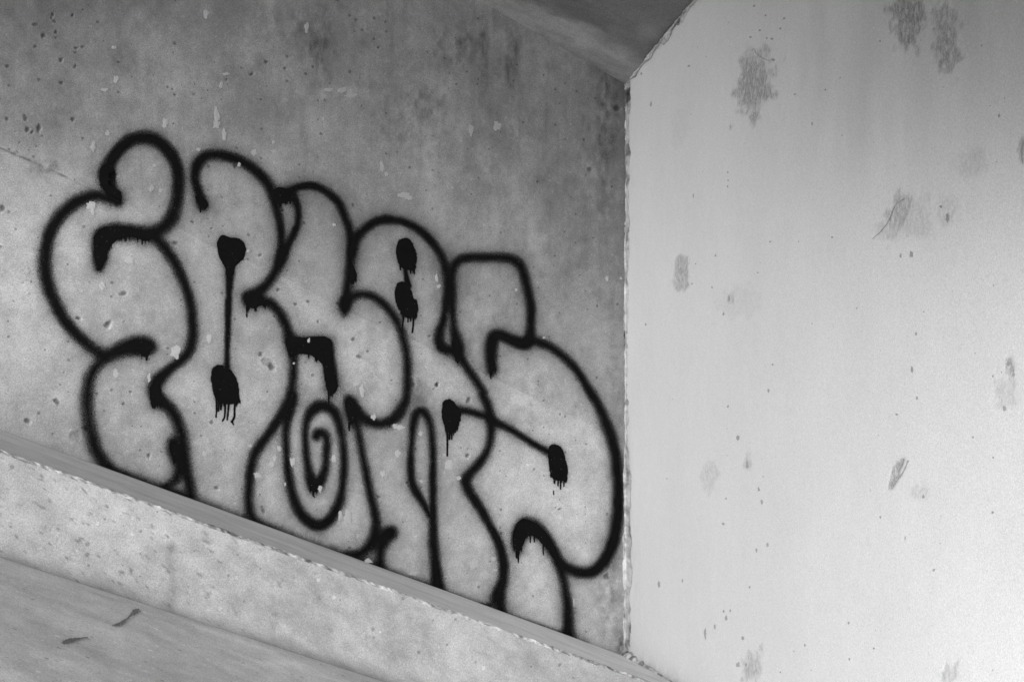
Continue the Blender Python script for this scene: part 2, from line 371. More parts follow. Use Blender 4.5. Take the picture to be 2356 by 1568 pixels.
# ------------------------------------------------------------------ soffit
ns = np.concatenate([np.arange(0, .5, .01), np.arange(.5, 3.71, .1)]); ss = np.concatenate([np.arange(-7, -1, .05), np.arange(-1, .31, .01)])
A, B = np.meshgrid(ss, ns)
Zs = ZT - SL * A + .0015 * fbm(A * 6, B * 6, 201, 3) + .0004 * fbm(A * 40, B * 40, 202, 2)
SX, SY = to_px(world(A, B, Zs))
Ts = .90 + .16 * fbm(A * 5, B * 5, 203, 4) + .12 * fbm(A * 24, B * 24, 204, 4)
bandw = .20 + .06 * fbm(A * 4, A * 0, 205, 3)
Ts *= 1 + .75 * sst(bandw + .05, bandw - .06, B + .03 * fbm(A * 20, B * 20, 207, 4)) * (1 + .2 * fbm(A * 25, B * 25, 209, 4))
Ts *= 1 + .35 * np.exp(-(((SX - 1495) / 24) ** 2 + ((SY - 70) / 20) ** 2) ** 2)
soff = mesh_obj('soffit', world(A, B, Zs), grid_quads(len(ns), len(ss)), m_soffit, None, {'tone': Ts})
tag(soff, 'dark stained concrete soffit sloping above the wall, paler along its edge', 'ceiling')
slab('slab_core', [(-7, -.4), (.9, -.4), (.9, 3.7), (-7, 3.7)], lambda p: ZT - SL * p[0] + .01, lambda p: ZT - SL * p[0] + .35, m_core, soff)

slab('shade_beam', [(-7, 3.4), (.9, 3.4), (.9, 3.702), (-7, 3.702)], lambda p: ZT - SL * p[0] - 1.2, lambda p: ZT - SL * p[0] + .352, m_core, soff)  # unseen beam added to shade the upper walls

# ------------------------------------------------------------------ ledge: top, broken arris, face
sL = np.concatenate([np.arange(-7, -2.6, .1), np.arange(-2.6, .35, .006)])
def strip(name, prof, mat, tonef, disp, parent):
    n_ = np.array([p[0] for p in prof]); d_ = np.array([p[1] for p in prof])
    A, B = np.meshgrid(sL, n_); D = np.meshgrid(sL, d_)[1]
    arc = np.concatenate([[0], np.cumsum(np.hypot(np.diff(n_), np.diff(d_)))]); Q = np.meshgrid(sL, arc)[1]
    dn, dz = disp(A, B, Q)
    Z = ZB - SL * A + D + dz
    return mesh_obj(name, world(A, B + dn, Z), grid_quads(len(prof), len(sL)), mat, parent, {'tone': tonef(A, B, Q, Z)})
ledge = bpy.data.objects.new('ledge', None); col.objects.link(ledge)
tag(ledge, 'sloping concrete ledge with grey top, rough pale chipped edge and pitted face below the graffiti', 'ledge')
AR = .008
e0 = WL - AR
zt0 = lambda n: -KL * n
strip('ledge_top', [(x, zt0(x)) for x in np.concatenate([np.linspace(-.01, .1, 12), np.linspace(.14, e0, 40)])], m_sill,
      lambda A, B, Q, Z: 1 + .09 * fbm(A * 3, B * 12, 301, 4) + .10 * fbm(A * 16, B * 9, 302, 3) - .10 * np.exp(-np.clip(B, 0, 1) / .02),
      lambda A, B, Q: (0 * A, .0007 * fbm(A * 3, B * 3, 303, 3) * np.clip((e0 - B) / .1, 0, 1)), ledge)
arr = []
for k in range(13):                            # rounded, broken arris
    a = k / 12 * math.pi / 2
    arr.append((e0 + AR * math.sin(a), zt0(e0) - AR + AR * math.cos(a)))
def arr_disp(A, B, Q):
    w_ = np.sin(np.clip(Q / Q.max(), 0, 1) * math.pi) ** .7
    chunk = np.clip(fbm(A * 95, Q * 120, 311, 3) + .1, -.7, .9) * .0045 + np.clip(fbm(A * 9, Q * 9, 313, 3) - .2, 0, 1) * -.007
    return chunk * w_ * .8, chunk * w_ * .75
strip('chipped_arris', arr, m_grain, lambda A, B, Q, Z: .95 + .55 * fbm(A * 130, Q * 160, 315, 2) + .25 * fbm(A * 7, Q * 0, 317, 3) - .5 * np.clip(fbm(A * 20, Q * 30, 316, 3) - .55, 0, 1), arr_disp, ledge)
ztop = zt0(e0) - AR; hf = HL - AR
fp = [(WL, ztop - x) for x in np.linspace(0, hf - .05, 60)]
for k in range(1, 14):
    a = k / 13 * math.pi / 2
    fp.append((WL + .05 - .05 * math.cos(a) , ztop - (hf - .05) - .05 * math.sin(a)))
def face_tone(A, B, Q, Z):
    X, Y = to_px(world(A, B, Z))
    q = Q / Q.max()
    t = 1.04 + .13 * fbm(A * 5, Q * 7, 321, 4) + .17 * fbm(A * 30, Q * 34, 323, 4)
    t *= 1 - .30 * np.exp(-((X - 395) / 13) ** 2) * sst(1235, 1260, Y) * np.clip(.8 + fbm(A * 60, Q * 16, 5, 3), 0, 1.4)
    pit = np.clip(fbm(A * 110, Q * 110, 325, 2) - .74, 0, .4) * 1.4 * sst(1000, 200, X)
    t *= 1 - pit
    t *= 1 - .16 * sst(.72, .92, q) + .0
    return t
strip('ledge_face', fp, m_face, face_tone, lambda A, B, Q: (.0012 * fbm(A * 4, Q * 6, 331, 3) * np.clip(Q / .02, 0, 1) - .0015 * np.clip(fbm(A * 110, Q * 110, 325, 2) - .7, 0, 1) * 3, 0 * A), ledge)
slab('ledge_core', [(-7, 0), (.3, 0), (.3, WL - .03), (-7, WL - .03)], lambda p: ZB - SL * p[0] - .8, lambda p: ZB - SL * p[0] - KL * p[1] - .012, m_core, ledge)

# ------------------------------------------------------------------ ground: one terraced sheet
KG = .13
zf0 = ZB + fp[-1][1]
sg = np.concatenate([[-900, -200, -60, -20, -9, -5.5], np.arange(-5, -2.4, .1), np.arange(-2.4, .6, .012), [1, 2, 4, 8, 20, 60, 200, 900]])
ng = np.concatenate([[-900, -200, -50, -10, -2, 0, .5], np.arange(WL + .045, 2.6, .012), np.arange(2.6, 5, .1), [6, 9, 20, 60, 200, 900]])
A, B = np.meshgrid(sg, ng)
Zg2 = zf0 - SL * np.clip(A, -5, 4) - KG * np.clip(B - (WL + .05), -.05, 3) + .0025 * fbm(A * 5, B * 5, 401, 3) * (B > 1) * (B < 6) - .02 * (B < WL)
GX, GY = to_px(np.where((world(A, B, Zg2)[..., 1:2] > .2), world(A, B, Zg2), [0, 1, 0]))
Tg2 = 1 + .14 * fbm(A * 3, B * 4.5, 411, 4) + .15 * fbm(A * 11, B * 14, 413, 4)
for (x, y, rx, ry, a) in [(255, 1290, 90, 18, -.0), (1010, 1530, 60, 6, .0), (640, 1525, 120, 8, .10), (1000, 1500, 90, 6, .25), (150, 1520, 100, 18, .08), (120, 1360, 120, 30, -.10)]:
    Tg2 *= 1 + a * np.exp(-(((GX - x) / rx) ** 2 + ((GY - y) / ry) ** 2)) * np.clip(1 + fbm(A * 40, B * 60, 9, 3), 0, 2)
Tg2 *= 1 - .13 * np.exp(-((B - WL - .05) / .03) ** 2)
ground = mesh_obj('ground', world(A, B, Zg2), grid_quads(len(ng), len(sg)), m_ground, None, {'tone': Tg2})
tag(ground, 'sloping worn concrete ramp surface below the ledge', kind='structure')

# ------------------------------------------------------------------ graffiti, traced onto the wall plane
CR = dict(A=(.3321, 0, 234.5), B=(.3321, 0, 703.5), C=(.3321, 547.2, 390.9), E=(.3321, 547.2, 859.9), F=(.4516, 938, 859.9), H=(.3318, 781.7, 1094.4), D=(1, 0, 0))
def catmull(p, closed=False, sub=7):
    p = np.array(p, float); n = len(p); out = []
    rngi = range(n if closed else n - 1)
    for i in rngi:
        if closed: a, b, c, d = p[(i - 1) % n], p[i], p[(i + 1) % n], p[(i + 2) % n]
        else: a, b, c, d = p[max(i - 1, 0)], p[i], p[i + 1], p[min(i + 2, n - 1)]
        for k in range(sub):
            t = k / sub
            out.append(.5 * (2 * b + (c - a) * t + (2 * a - 5 * b + 4 * c - d) * t * t + (3 * b - a - 3 * c + d) * t ** 3))
    if not closed: out.append(p[-1])
    return np.array(out)
def cvt(seq):
    out = []; c = 'D'
    for q in seq:
        if isinstance(q, str): c = q; continue
        k, ox, oy = CR[c]; out.append((q[0] * k + ox, q[1] * k + oy) + tuple(v * k for v in q[2:]))
    return out
strokes = []   # (letter, points, softness, halo)
def S(letter, *seq, soft=5.0, halo=.30, amp=.992): strokes.append((letter, catmull(cvt(seq)), soft * 1.6, halo, amp))
fills = []     # (letter, polygon, comb drips)
def F(letter, *seq, comb=3, mark=False): fills.append((letter, catmull(cvt(seq), True, 5)[:, :2], comb, mark))
drips = []
def Dr(letter, *seq): drips.append((letter, catmull(cvt(seq), sub=4)))

# letter 0
S(0, 'A', (815, 690, 26), (800, 650, 38), (765, 600, 42), (738, 540, 46), (735, 490, 46), (765, 415, 42), (830, 325, 40), (905, 268, 40), (990, 245, 40), (1080, 268, 40), (1160, 335, 40), (1215, 425, 38), (1235, 520, 38), (1232, 620, 38), (1218, 720, 40), (1185, 808, 42), (1130, 868, 42), (1060, 903, 40), (980, 908, 42), (880, 898, 48), (780, 902, 54), (712, 935, 58), (698, 1000, 52), (695, 1080, 46), (688, 1140, 26), soft=6)
S(0, 'A', (810, 680, 18), (750, 672, 22), (680, 650, 30), (600, 662, 38), (520, 700, 40), (440, 765, 40), (372, 850, 40), (335, 940, 40), (316, 1040, 42), (312, 1140, 42), (328, 1250, 42), (365, 1355, 40), (410, 1445, 38), 'B', (462, 118, 36), (540, 205, 34), (620, 275, 34), (690, 325, 34), (740, 340, 38), (800, 320, 44), (870, 292, 56), (950, 275, 62), (1010, 275, 60), (1035, 285, 46), soft=7)
S(0, 'A', (1060, 935, 26), (1100, 965, 30), (1150, 1020, 32), (1210, 1110, 32), (1260, 1210, 30), (1300, 1320, 30), (1325, 1430, 30), (1335, 1540, 30), 'B', (1338, 130, 30), (1335, 220, 32), (1312, 305, 32), (1260, 370, 30), (1190, 425, 30), (1125, 485, 36), (1080, 545, 44), (1075, 600, 44), (1112, 650, 45), (1162, 695, 38), (1215, 770, 36), (1250, 860, 36), (1265, 960, 36), (1272, 1060, 40), (1290, 1150, 34), (1308, 1230, 32), (1320, 1310, 30), soft=6)
S(0, 'B', (730, 360, 26), (665, 425, 32), (622, 510, 34), (606, 610, 34), (606, 710, 34), (620, 820, 36), (642, 920, 38), (672, 1010, 38), (722, 1080, 34), (790, 1140, 20), (870, 1183, 12), (960, 1220, 10), (1060, 1258, 10), (1160, 1290, 12), (1280, 1330, 16), soft=8)
S(0, 'B', (1205, 945, 32), (1212, 1000, 44), (1240, 1060, 44), (1245, 1130, 32), (1215, 1200, 26), (1150, 1245, 14), soft=7)
F(0, 'A', (686, 520), (700, 450), (765, 430), (805, 500), (800, 590), (840, 620), (845, 680), (800, 695), (740, 660), (725, 610), (700, 580), comb=4)
F(0, 'A', (645, 960), (665, 905), (720, 865), (800, 862), (900, 875), (1000, 895), (1060, 905), (1050, 945), (1010, 965), (960, 950), (900, 935), (850, 945), (790, 975), (755, 1020), (740, 1090), (715, 1135), (685, 1172), (658, 1110), (650, 1030), comb=9)
F(0, 'B', (1040, 560), (1100, 520), (1120, 600), (1130, 690), (1085, 690), (1050, 680), (1035, 620), comb=5)
F(0, 'B', (1172, 950), (1200, 930), (1230, 990), (1230, 1060), (1205, 1070), (1180, 1020), comb=2)
F(0, 'B', (960, 290), (1010, 300), (1060, 280), (1030, 345), (1010, 355), (980, 345), comb=1)
Dr(0, 'A', (985, 940, 8), (986, 985, 6)); Dr(0, 'B', (1058, 660, 7), (1058, 706, 6)); Dr(0, 'B', (1012, 340, 8), (1012, 374, 5)); Dr(0, 'B', (1205, 1050, 9), (1206, 1092, 7))
# letter 1
S(1, 'A', (1408, 720, 28), (1395, 680, 32), (1366, 600, 28), (1350, 520, 32), (1365, 440, 34), (1412, 385, 34), (1480, 365, 34), (1560, 375, 32), (1650, 402, 32), (1740, 452, 32), (1820, 522, 32), (1868, 590, 32), (1900, 680, 28), (1925, 780, 26), (1945, 880, 25), (1948, 980, 25), (1935, 1070, 25), (1918, 1150, 26), (1880, 1222, 28), (1820, 1290, 32), (1762, 1335, 38), (1722, 1350, 34), soft=5)
S(1, 'A', (1730, 1370, 40), (1785, 1372, 36), (1830, 1380, 28), (1890, 1405, 28), (1948, 1480, 30), (1985, 1560, 30), 'B', (1990, 165, 30), (2012, 230, 32), (2030, 300, 28), (2034, 400, 24), (2030, 500, 25), (2015, 600, 27), (1980, 700, 30), (1920, 800, 30), (1850, 900, 30), (1792, 980, 32), (1752, 1060, 32), (1732, 1160, 28), (1724, 1260, 26), (1722, 1350, 26), (1735, 1440, 28), (1790, 1505, 16), (1880, 1545, 10), soft=5.5)
F(1, 'A', (1690, 1350), (1700, 1322), (1740, 1310), (1800, 1330), (1850, 1370), (1870, 1400), (1820, 1410), (1760, 1430), (1725, 1425), (1700, 1400), comb=6)
F(1, 'A', (1355, 650), (1400, 650), (1435, 690), (1440, 725), (1420, 745), (1390, 735), (1370, 700), comb=1)
Dr(1, 'A', (1390, 720, 9), (1388, 762, 6)); Dr(1, 'A', (1710, 1400, 7), (1710, 1488, 6)); Dr(1, 'A', (1773, 1410, 7), (1774, 1448, 6))
F(1, 'A', (1500, 990), (1510, 950), (1545, 920), (1590, 935), (1640, 940), (1690, 975), (1705, 1030), (1690, 1085), (1660, 1110), (1628, 1150), (1620, 1200), (1565, 1200), (1560, 1150), (1530, 1100), (1512, 1050), comb=0, mark=True)
S(1, 'A', (1592, 1150, 30), (1588, 1300, 24), (1580, 1450, 22), 'B', (1578, 148, 20), (1574, 300, 20), (1574, 430, 22), soft=2.5, halo=.18)
F(1, 'B', (1460, 480), (1475, 430), (1510, 408), (1545, 410), (1590, 430), (1620, 470), (1645, 520), (1655, 580), (1658, 630), (1648, 672), (1600, 680), (1545, 672), (1490, 640), (1470, 570), comb=4, mark=True)
for q in [((1497, 630, 9), (1500, 700, 7), (1496, 768, 6)), ((1515, 640, 7), (1513, 725, 6)), ((1532, 650, 7), (1530, 715, 7)), ((1560, 660, 8), (1556, 760, 6), (1541, 797, 6)), ((1585, 670, 8), (1578, 745, 7), (1573, 788, 6)),
          ((1625, 660, 8), (1623, 768, 7), (1603, 800, 7)), ((1606, 796, 6), (1618, 822, 5)), ((1650, 620, 8), (1665, 676, 5)), ((1640, 650, 7), (1640, 692, 5))]: Dr(1, 'B', *q)
# letter 2
F(2, 'A', (1885, 640), (1900, 600), (1940, 588), (1990, 605), (2030, 650), (2040, 690), (2005, 690), (1950, 710), (1910, 700), comb=5)
S(2, 'A', (1970, 640, 30), (2020, 640, 26), (2056, 705, 22), (2065, 780, 22), (2058, 850, 22), (2030, 920, 24), (1998, 985, 26), (1970, 1040, 36), (1945, 1105, 34), (1928, 1140, 20), soft=4)
S(2, 'A', (1990, 620, 20), (2060, 592, 24), (2140, 580, 25), (2220, 598, 26), (2295, 650, 26), (2350, 710, 26), 'C', (740, 330, 26), (770, 410, 26), (783, 490, 27), (780, 570, 27), (776, 650, 27), (768, 730, 28), (758, 800, 28), (752, 860, 28), (742, 920, 36), (740, 965, 30), (740, 1000, 10), soft=4.5)
F(2, 'C', (775, 640), (800, 660), (825, 720), (820, 760), (795, 780), (765, 770), comb=3)
S(2, 'C', (745, 925, 34), (790, 880, 27), (850, 860, 24), (910, 866, 24), (970, 896, 24), (1030, 950, 24), (1082, 1020, 23), (1122, 1090, 22), (1146, 1170, 25), (1165, 1250, 27), (1174, 1350, 26), (1174, 1450, 25), 'E', (1172, 137, 27), (1150, 215, 33), (1100, 290, 36), (1040, 333, 34), (970, 345, 30), (900, 325, 32), (850, 288, 33), (812, 240, 32), (785, 195, 32), (768, 178, 28), soft=5)
S(2, 'E', (785, 230, 42), (802, 300, 38), (825, 360, 24), (840, 440, 22), (860, 540, 22), (882, 650, 24), (900, 750, 24), (922, 850, 25), (946, 950, 28), (958, 1030, 32), (955, 1100, 38), (940, 1160, 45), (900, 1205, 36), (830, 1245, 26), (760, 1240, 10), soft=6)
S(2, 'E', (1055, 1100, 48), (1015, 1140, 46), (992, 1215, 30), (985, 1300, 26), (982, 1350, 26), soft=6)
F(2, 'E', (740, 200), (765, 160), (795, 175), (810, 230), (820, 300), (800, 345), (770, 320), (750, 270), comb=2)
Dr(2, 'E', (771, 310, 9), (771, 390, 7)); Dr(2, 'A', (1945, 690, 7), (1945, 722, 6)); Dr(2, 'A', (2008, 680, 7), (2010, 706, 6))
S(2, 'C', (350, 1190, 18), (390, 1200, 40), (470, 1212, 50), (560, 1205, 50), (610, 1212, 45), (625, 1290, 42), (640, 1370, 42), (650, 1440, 42), (652, 1500, 36), soft=3.5)
F(2, 'C', (330, 1170), (380, 1155), (470, 1160), (560, 1148), (620, 1158), (655, 1190), (660, 1260), (668, 1350), (680, 1430), (694, 1490), (680, 1535), (650, 1555), (620, 1530), (600, 1450), (590, 1370), (568, 1330), (520, 1292), (460, 1275), (400, 1285), (370, 1300), (345, 1260), (330, 1215), comb=4)
Dr(2, 'E', (629, 100, 9), (630, 180, 7), (629, 235, 7)); Dr(2, 'E', (648, 100, 8), (648, 145, 6))
# letter 3: spiral
S(3, 'E', (392, 150, 18), (375, 220, 30), (345, 300, 28), (332, 400, 22), (335, 500, 22), (338, 600, 23), (350, 700, 26), (370, 800, 28), (402, 900, 32), (450, 980, 35), (510, 1032, 37), (580, 1045, 37), (642, 1000, 35), (690, 920, 30), (718, 820, 27), (733, 700, 24), (735, 580, 24), (728, 480, 25), (716, 400, 26), (698, 320, 28), (660, 255, 30), (600, 222, 38), (540, 235, 36), (490, 290, 30), (468, 370, 22), (468, 470, 22), (475, 570, 23), (490, 660, 28), (512, 740, 36), (532, 775, 36), (570, 740, 32), (602, 660, 26), (612, 560, 25), (616, 470, 25), (600, 420, 30), (562, 408, 34), (545, 430, 34), soft=5)
F(3, 'E', (480, 720), (530, 725), (600, 690), (590, 760), (560, 800), (530, 820), (505, 800), comb=2)
Dr(3, 'E', (522, 800, 9), (522, 838, 7), (531, 852, 5)); 
# letter 4
S(4, 'C', (795, 570, 26), (815, 485, 30), (860, 425, 28), (920, 378, 27), (980, 350, 27), (1050, 345, 26), (1130, 356, 26), (1210, 388, 26), (1290, 442, 26), (1360, 520, 26), (1412, 600, 26), (1440, 690, 25), (1453, 780, 25), (1448, 880, 26), (1435, 970, 23), (1416, 1060, 23), (1396, 1130, 30), (1397, 1190, 32), (1430, 1235, 32), (1480, 1255, 26), (1530, 1285, 26), (1600, 1390, 25), (1650, 1460, 25), (1700, 1540, 26), 'E', (1690, 138, 26), (1728, 220, 27), (1752, 320, 29), (1752, 420, 25), (1734, 510, 25), (1690, 592, 27), (1632, 660, 29), (1592, 705, 32), (1578, 750, 34), (1595, 800, 34), (1640, 872, 30), (1690, 950, 29), (1740, 1040, 28), (1790, 1130, 28), (1825, 1230, 31), (1840, 1330, 33), (1835, 1420, 34), (1812, 1500, 40), 'H', (1105, 830, 40), (1112, 900, 34), (1125, 965, 28), soft=5)
S(4, 'H', (1085, 850, 30), (1050, 890, 14), (980, 905, 10), soft=8)
F(4, 'C', (1375, 1200), (1400, 1180), (1440, 1230), (1500, 1240), (1545, 1260), (1535, 1310), (1520, 1310), (1490, 1270), (1440, 1262), (1400, 1255), comb=5)
S(4, 'E', (1330, 985, 18), (1290, 905, 22), (1240, 825, 26), (1207, 755, 26), (1198, 650, 22), (1198, 550, 22), (1205, 450, 22), (1215, 350, 25), (1235, 282, 27), (1268, 255, 28), (1308, 290, 26), (1335, 370, 22), (1345, 470, 22), (1350, 570, 22), (1350, 700, 22), (1350, 850, 24), (1350, 1000, 28), (1355, 1150, 30), (1364, 1250, 32), (1370, 1330, 36), (1376, 1420, 42), (1385, 1475, 46), soft=5)
F(4, 'C', (1095, 540), (1110, 490), (1150, 472), (1190, 480), (1220, 530), (1240, 590), (1235, 650), (1215, 690), (1150, 690), (1115, 650), (1098, 600), comb=4, mark=True)
S(4, 'C', (1160, 680, 18), (1166, 740, 20), (1178, 800, 28), soft=2, halo=.1)
F(4, 'C', (1085, 850), (1100, 790), (1135, 772), (1175, 785), (1200, 830), (1215, 885), (1240, 900), (1250, 950), (1245, 990), (1225, 1020), (1160, 1020), (1125, 985), (1095, 930), comb=4, mark=True)
for q in [((1125, 650, 8), (1125, 692, 6)), ((1195, 680, 8), (1195, 716, 6)), ((1221, 660, 8), (1222, 722, 5)), ((1148, 1010, 9), (1142, 1060, 6), (1140, 1116, 6)), ((1178, 1010, 7), (1178, 1052, 6)), ((1195, 1010, 7), (1195, 1046, 6)), ((1217, 1010, 9), (1213, 1080, 7), (1207, 1124, 7))]: Dr(4, 'C', *q)
F(4, 'E', (1410, 240), (1420, 190), (1455, 170), (1490, 185), (1518, 220), (1545, 245), (1545, 300), (1530, 360), (1490, 405), (1447, 400), (1425, 350), (1412, 300), comb=3, mark=True)
S(4, 'E', (1530, 250, 24), (1600, 260, 24), (1700, 290, 22), (1770, 325, 24), (1870, 375, 22), (1970, 435, 22), (2060, 490, 22), (2150, 540, 24), soft=4)
F(4, 'E', (2145, 545), (2160, 495), (2200, 487), (2240, 510), (2265, 570), (2285, 650), (2285, 700), (2260, 738), (2200, 735), (2170, 710), (2155, 650), comb=3, mark=True)
for q in [((1450, 380, 9), (1450, 565, 6)), ((1465, 390, 8), (1465, 450, 6)), ((1480, 390, 8), (1480, 452, 5)), ((1492, 380, 8), (1492, 412, 5)), ((2193, 715, 8), (2193, 756, 5)), ((2218, 720, 8), (2218, 772, 5)), ((2235, 720, 8), (2235, 797, 5)), ((2258, 715, 8), (2258, 777, 5)), ((2187, 808, 4), (2187, 836, 4))]: Dr(4, 'E', *q)
# letter 5
S(5, 'C', (1525, 1270, 18), (1525, 1230, 34), (1505, 1160, 32), (1490, 1060, 22), (1484, 960, 23), (1478, 850, 26), (1478, 760, 27), (1490, 680, 28), (1530, 628, 28), (1600, 607, 27), (1700, 606, 27), (1800, 606, 27), (1890, 618, 29), (1948, 655, 30), (1985, 740, 30), (2010, 850, 29), (2028, 950, 28), (2026, 1050, 28), (2024, 1130, 30), (2005, 1190, 44), (1955, 1198, 42), (1880, 1172, 38), (1805, 1145, 42), (1765, 1175, 46), (1752, 1250, 44), (1752, 1320, 34), (1757, 1380, 28), (1757, 1405, 12), soft=5.5)
S(5, 'C', (2010, 1180, 28), (2080, 1192, 26), (2170, 1230, 26), (2260, 1297, 26), (2350, 1390, 26), 'F', (910, 62, 20), (960, 142, 22), (1002, 230, 24), (1037, 330, 26), (1061, 430, 25), (1070, 530, 26), (1073, 630, 27), (1068, 730, 28), (1051, 830, 30), (1018, 920, 30), (968, 986, 29), (910, 1012, 27), (850, 1003, 26), (792, 974, 25), (760, 940, 24), (730, 880, 26), (690, 820, 30), (642, 782, 38), (598, 778, 40), (567, 822, 34), (555, 870, 20), (560, 895, 10), soft=5.5)
F(5, 'E', (1900, 1130), (1910, 1070), (1945, 1015), (1985, 998), (2040, 1022), (2100, 1062), (2150, 1112), (2190, 1180), (2220, 1245), (2215, 1290), (2190, 1285), (2150, 1230), (2110, 1180), (2070, 1140), (2040, 1122), (2000, 1130), (1975, 1180), (1950, 1235), (1925, 1225), (1905, 1180), comb=4)
for q in [((1940, 1210, 10), (1942, 1306, 5)), ((1928, 1200, 8), (1928, 1272, 5)), ((1912, 1170, 8), (1912, 1222, 5)), ((2025, 1115, 8), (2025, 1166, 5)), ((2052, 1120, 8), (2053, 1160, 5)), ((2113, 1180, 7), (2115, 1252, 5))]: Dr(5, 'E', *q)
F(5, 'C', (1730, 1300), (1760, 1290), (1785, 1350), (1775, 1390), (1750, 1405), (1735, 1380), comb=2)
Dr(5, 'C', (1749, 1390, 9), (1750, 1444, 5))
F(5, 'C', (1480, 1200), (1510, 1150), (1545, 1210), (1550, 1260), (1525, 1310), (1490, 1270), comb=2)
Dr(5, 'C', (1520, 1300, 9), (1522, 1338, 6))
S(5, 'F', (768, 960, 18), (790, 1040, 20), (805, 1120, 21), (815, 1200, 24), (815, 1280, 27), (812, 1335, 36), soft=5.5)
# thin mist that settled along the ledge
S(0, 'D', (235, 1068, 3), (430, 1142, 5), (560, 1192, 3), soft=9, halo=.05)
S(3, 'D', (560, 1192, 4), (650, 1224, 6), (740, 1262, 8), (830, 1290, 12), (880, 1308, 6), soft=10, halo=.05)
S(4, 'D', (880, 1310, 3), (960, 1340, 8), (1020, 1366, 10), (1110, 1396, 6), (1150, 1410, 10), soft=9, halo=.05)
S(5, 'D', (1150, 1410, 6), (1230, 1436, 4), (1300, 1466, 8), (1345, 1482, 5), soft=9, halo=.05)

NV = nr * nc
fx, fy = PX.ravel(), PY.ravel()
inview = (Sg.ravel() > -2.22)
soft_t = np.ones(NV); hard_t = np.full(NV, -9.0)
best = np.full(NV, .02); owner = np.full(NV, -1)            # owner id: letter*1000 + sub
def bbox(x0, x1, y0, y1): return np.nonzero(inview & (fx > x0) & (fx < x1) & (fy > y0) & (fy < y1))[0]
def stroke_sd(pts, idx, r_):                                # signed distance (px), positive inside
    bestd = np.full(len(idx), -1e9); X, Y = fx[idx], fy[idx]
    for a, b in zip(pts[:-1], pts[1:]):
        m_ = np.nonzero((X > min(a[0], b[0]) - r_) & (X < max(a[0], b[0]) + r_) & (Y > min(a[1], b[1]) - r_) & (Y < max(a[1], b[1]) + r_))[0]
        if len(m_) == 0: continue
        dx, dy = b[0] - a[0], b[1] - a[1]; l2 = dx * dx + dy * dy + 1e-9
        t = np.clip(((X[m_] - a[0]) * dx + (Y[m_] - a[1]) * dy) / l2, 0, 1)
        d = np.hypot(X[m_] - a[0] - t * dx, Y[m_] - a[1] - t * dy)
        bestd[m_] = np.maximum(bestd[m_], a[2] + (b[2] - a[2]) * t - d)
    return bestd
for (L_, pts, sf, ha, amp) in strokes:
    r_ = pts[:, 2].max() + 60
    idx = bbox(pts[:, 0].min() - r_, pts[:, 0].max() + r_, pts[:, 1].min() - r_, pts[:, 1].max() + r_)
    sdv = stroke_sd(pts, idx, r_)
    out = np.clip(-sdv, 0, 300)
    sfx = sf * (1 + .25 * fbm(fx[idx] / 90., fy[idx] / 90., 501 + L_, 2))
    wob = 1.1 * fbm(fx[idx] / 24., fy[idx] / 24., 520 + L_, 2)
    core_a = sst(-sfx, sfx, sdv + wob - .5) * amp * (1 - .07 * np.clip(fbm(fx[idx] / 50., fy[idx] / 50., 560, 3), 0, 1))
    halo_a = ha * 1.15 * np.exp(-(out / 9.0) ** 1.2) + .075 * (ha / .3) * np.exp(-(out / 26.0) ** 1.5)
    al = np.maximum(core_a, 1 - (1 - core_a) * (1 - np.clip(halo_a, 0, .9)))
    al = np.where(out > 58, 0, al)
    soft_t[idx] *= 1 - al
    up_ = al > best[idx]; best[idx[up_]] = al[up_]; owner[idx[up_]] = L_ * 1000
def poly_sd(poly, idx):
    X, Y = fx[idx], fy[idx]; inside = np.zeros(len(idx), bool); d2 = np.full(len(idx), 1e9); n = len(poly)
    for i in range(n):
        a, b = poly[i], poly[(i + 1) % n]
        c = ((a[1] > Y) != (b[1] > Y)) & (X < (b[0] - a[0]) * (Y - a[1]) / (b[1] - a[1] + 1e-12) + a[0]); inside ^= c
        dx, dy = b[0] - a[0], b[1] - a[1]; t = np.clip(((X - a[0]) * dx + (Y - a[1]) * dy) / (dx * dx + dy * dy + 1e-9), 0, 1)
        d2 = np.minimum(d2, (X - a[0] - t * dx) ** 2 + (Y - a[1] - t * dy) ** 2)
    return np.where(inside, 1, -1) * np.sqrt(d2)
subid = 1
sub_kind = {}
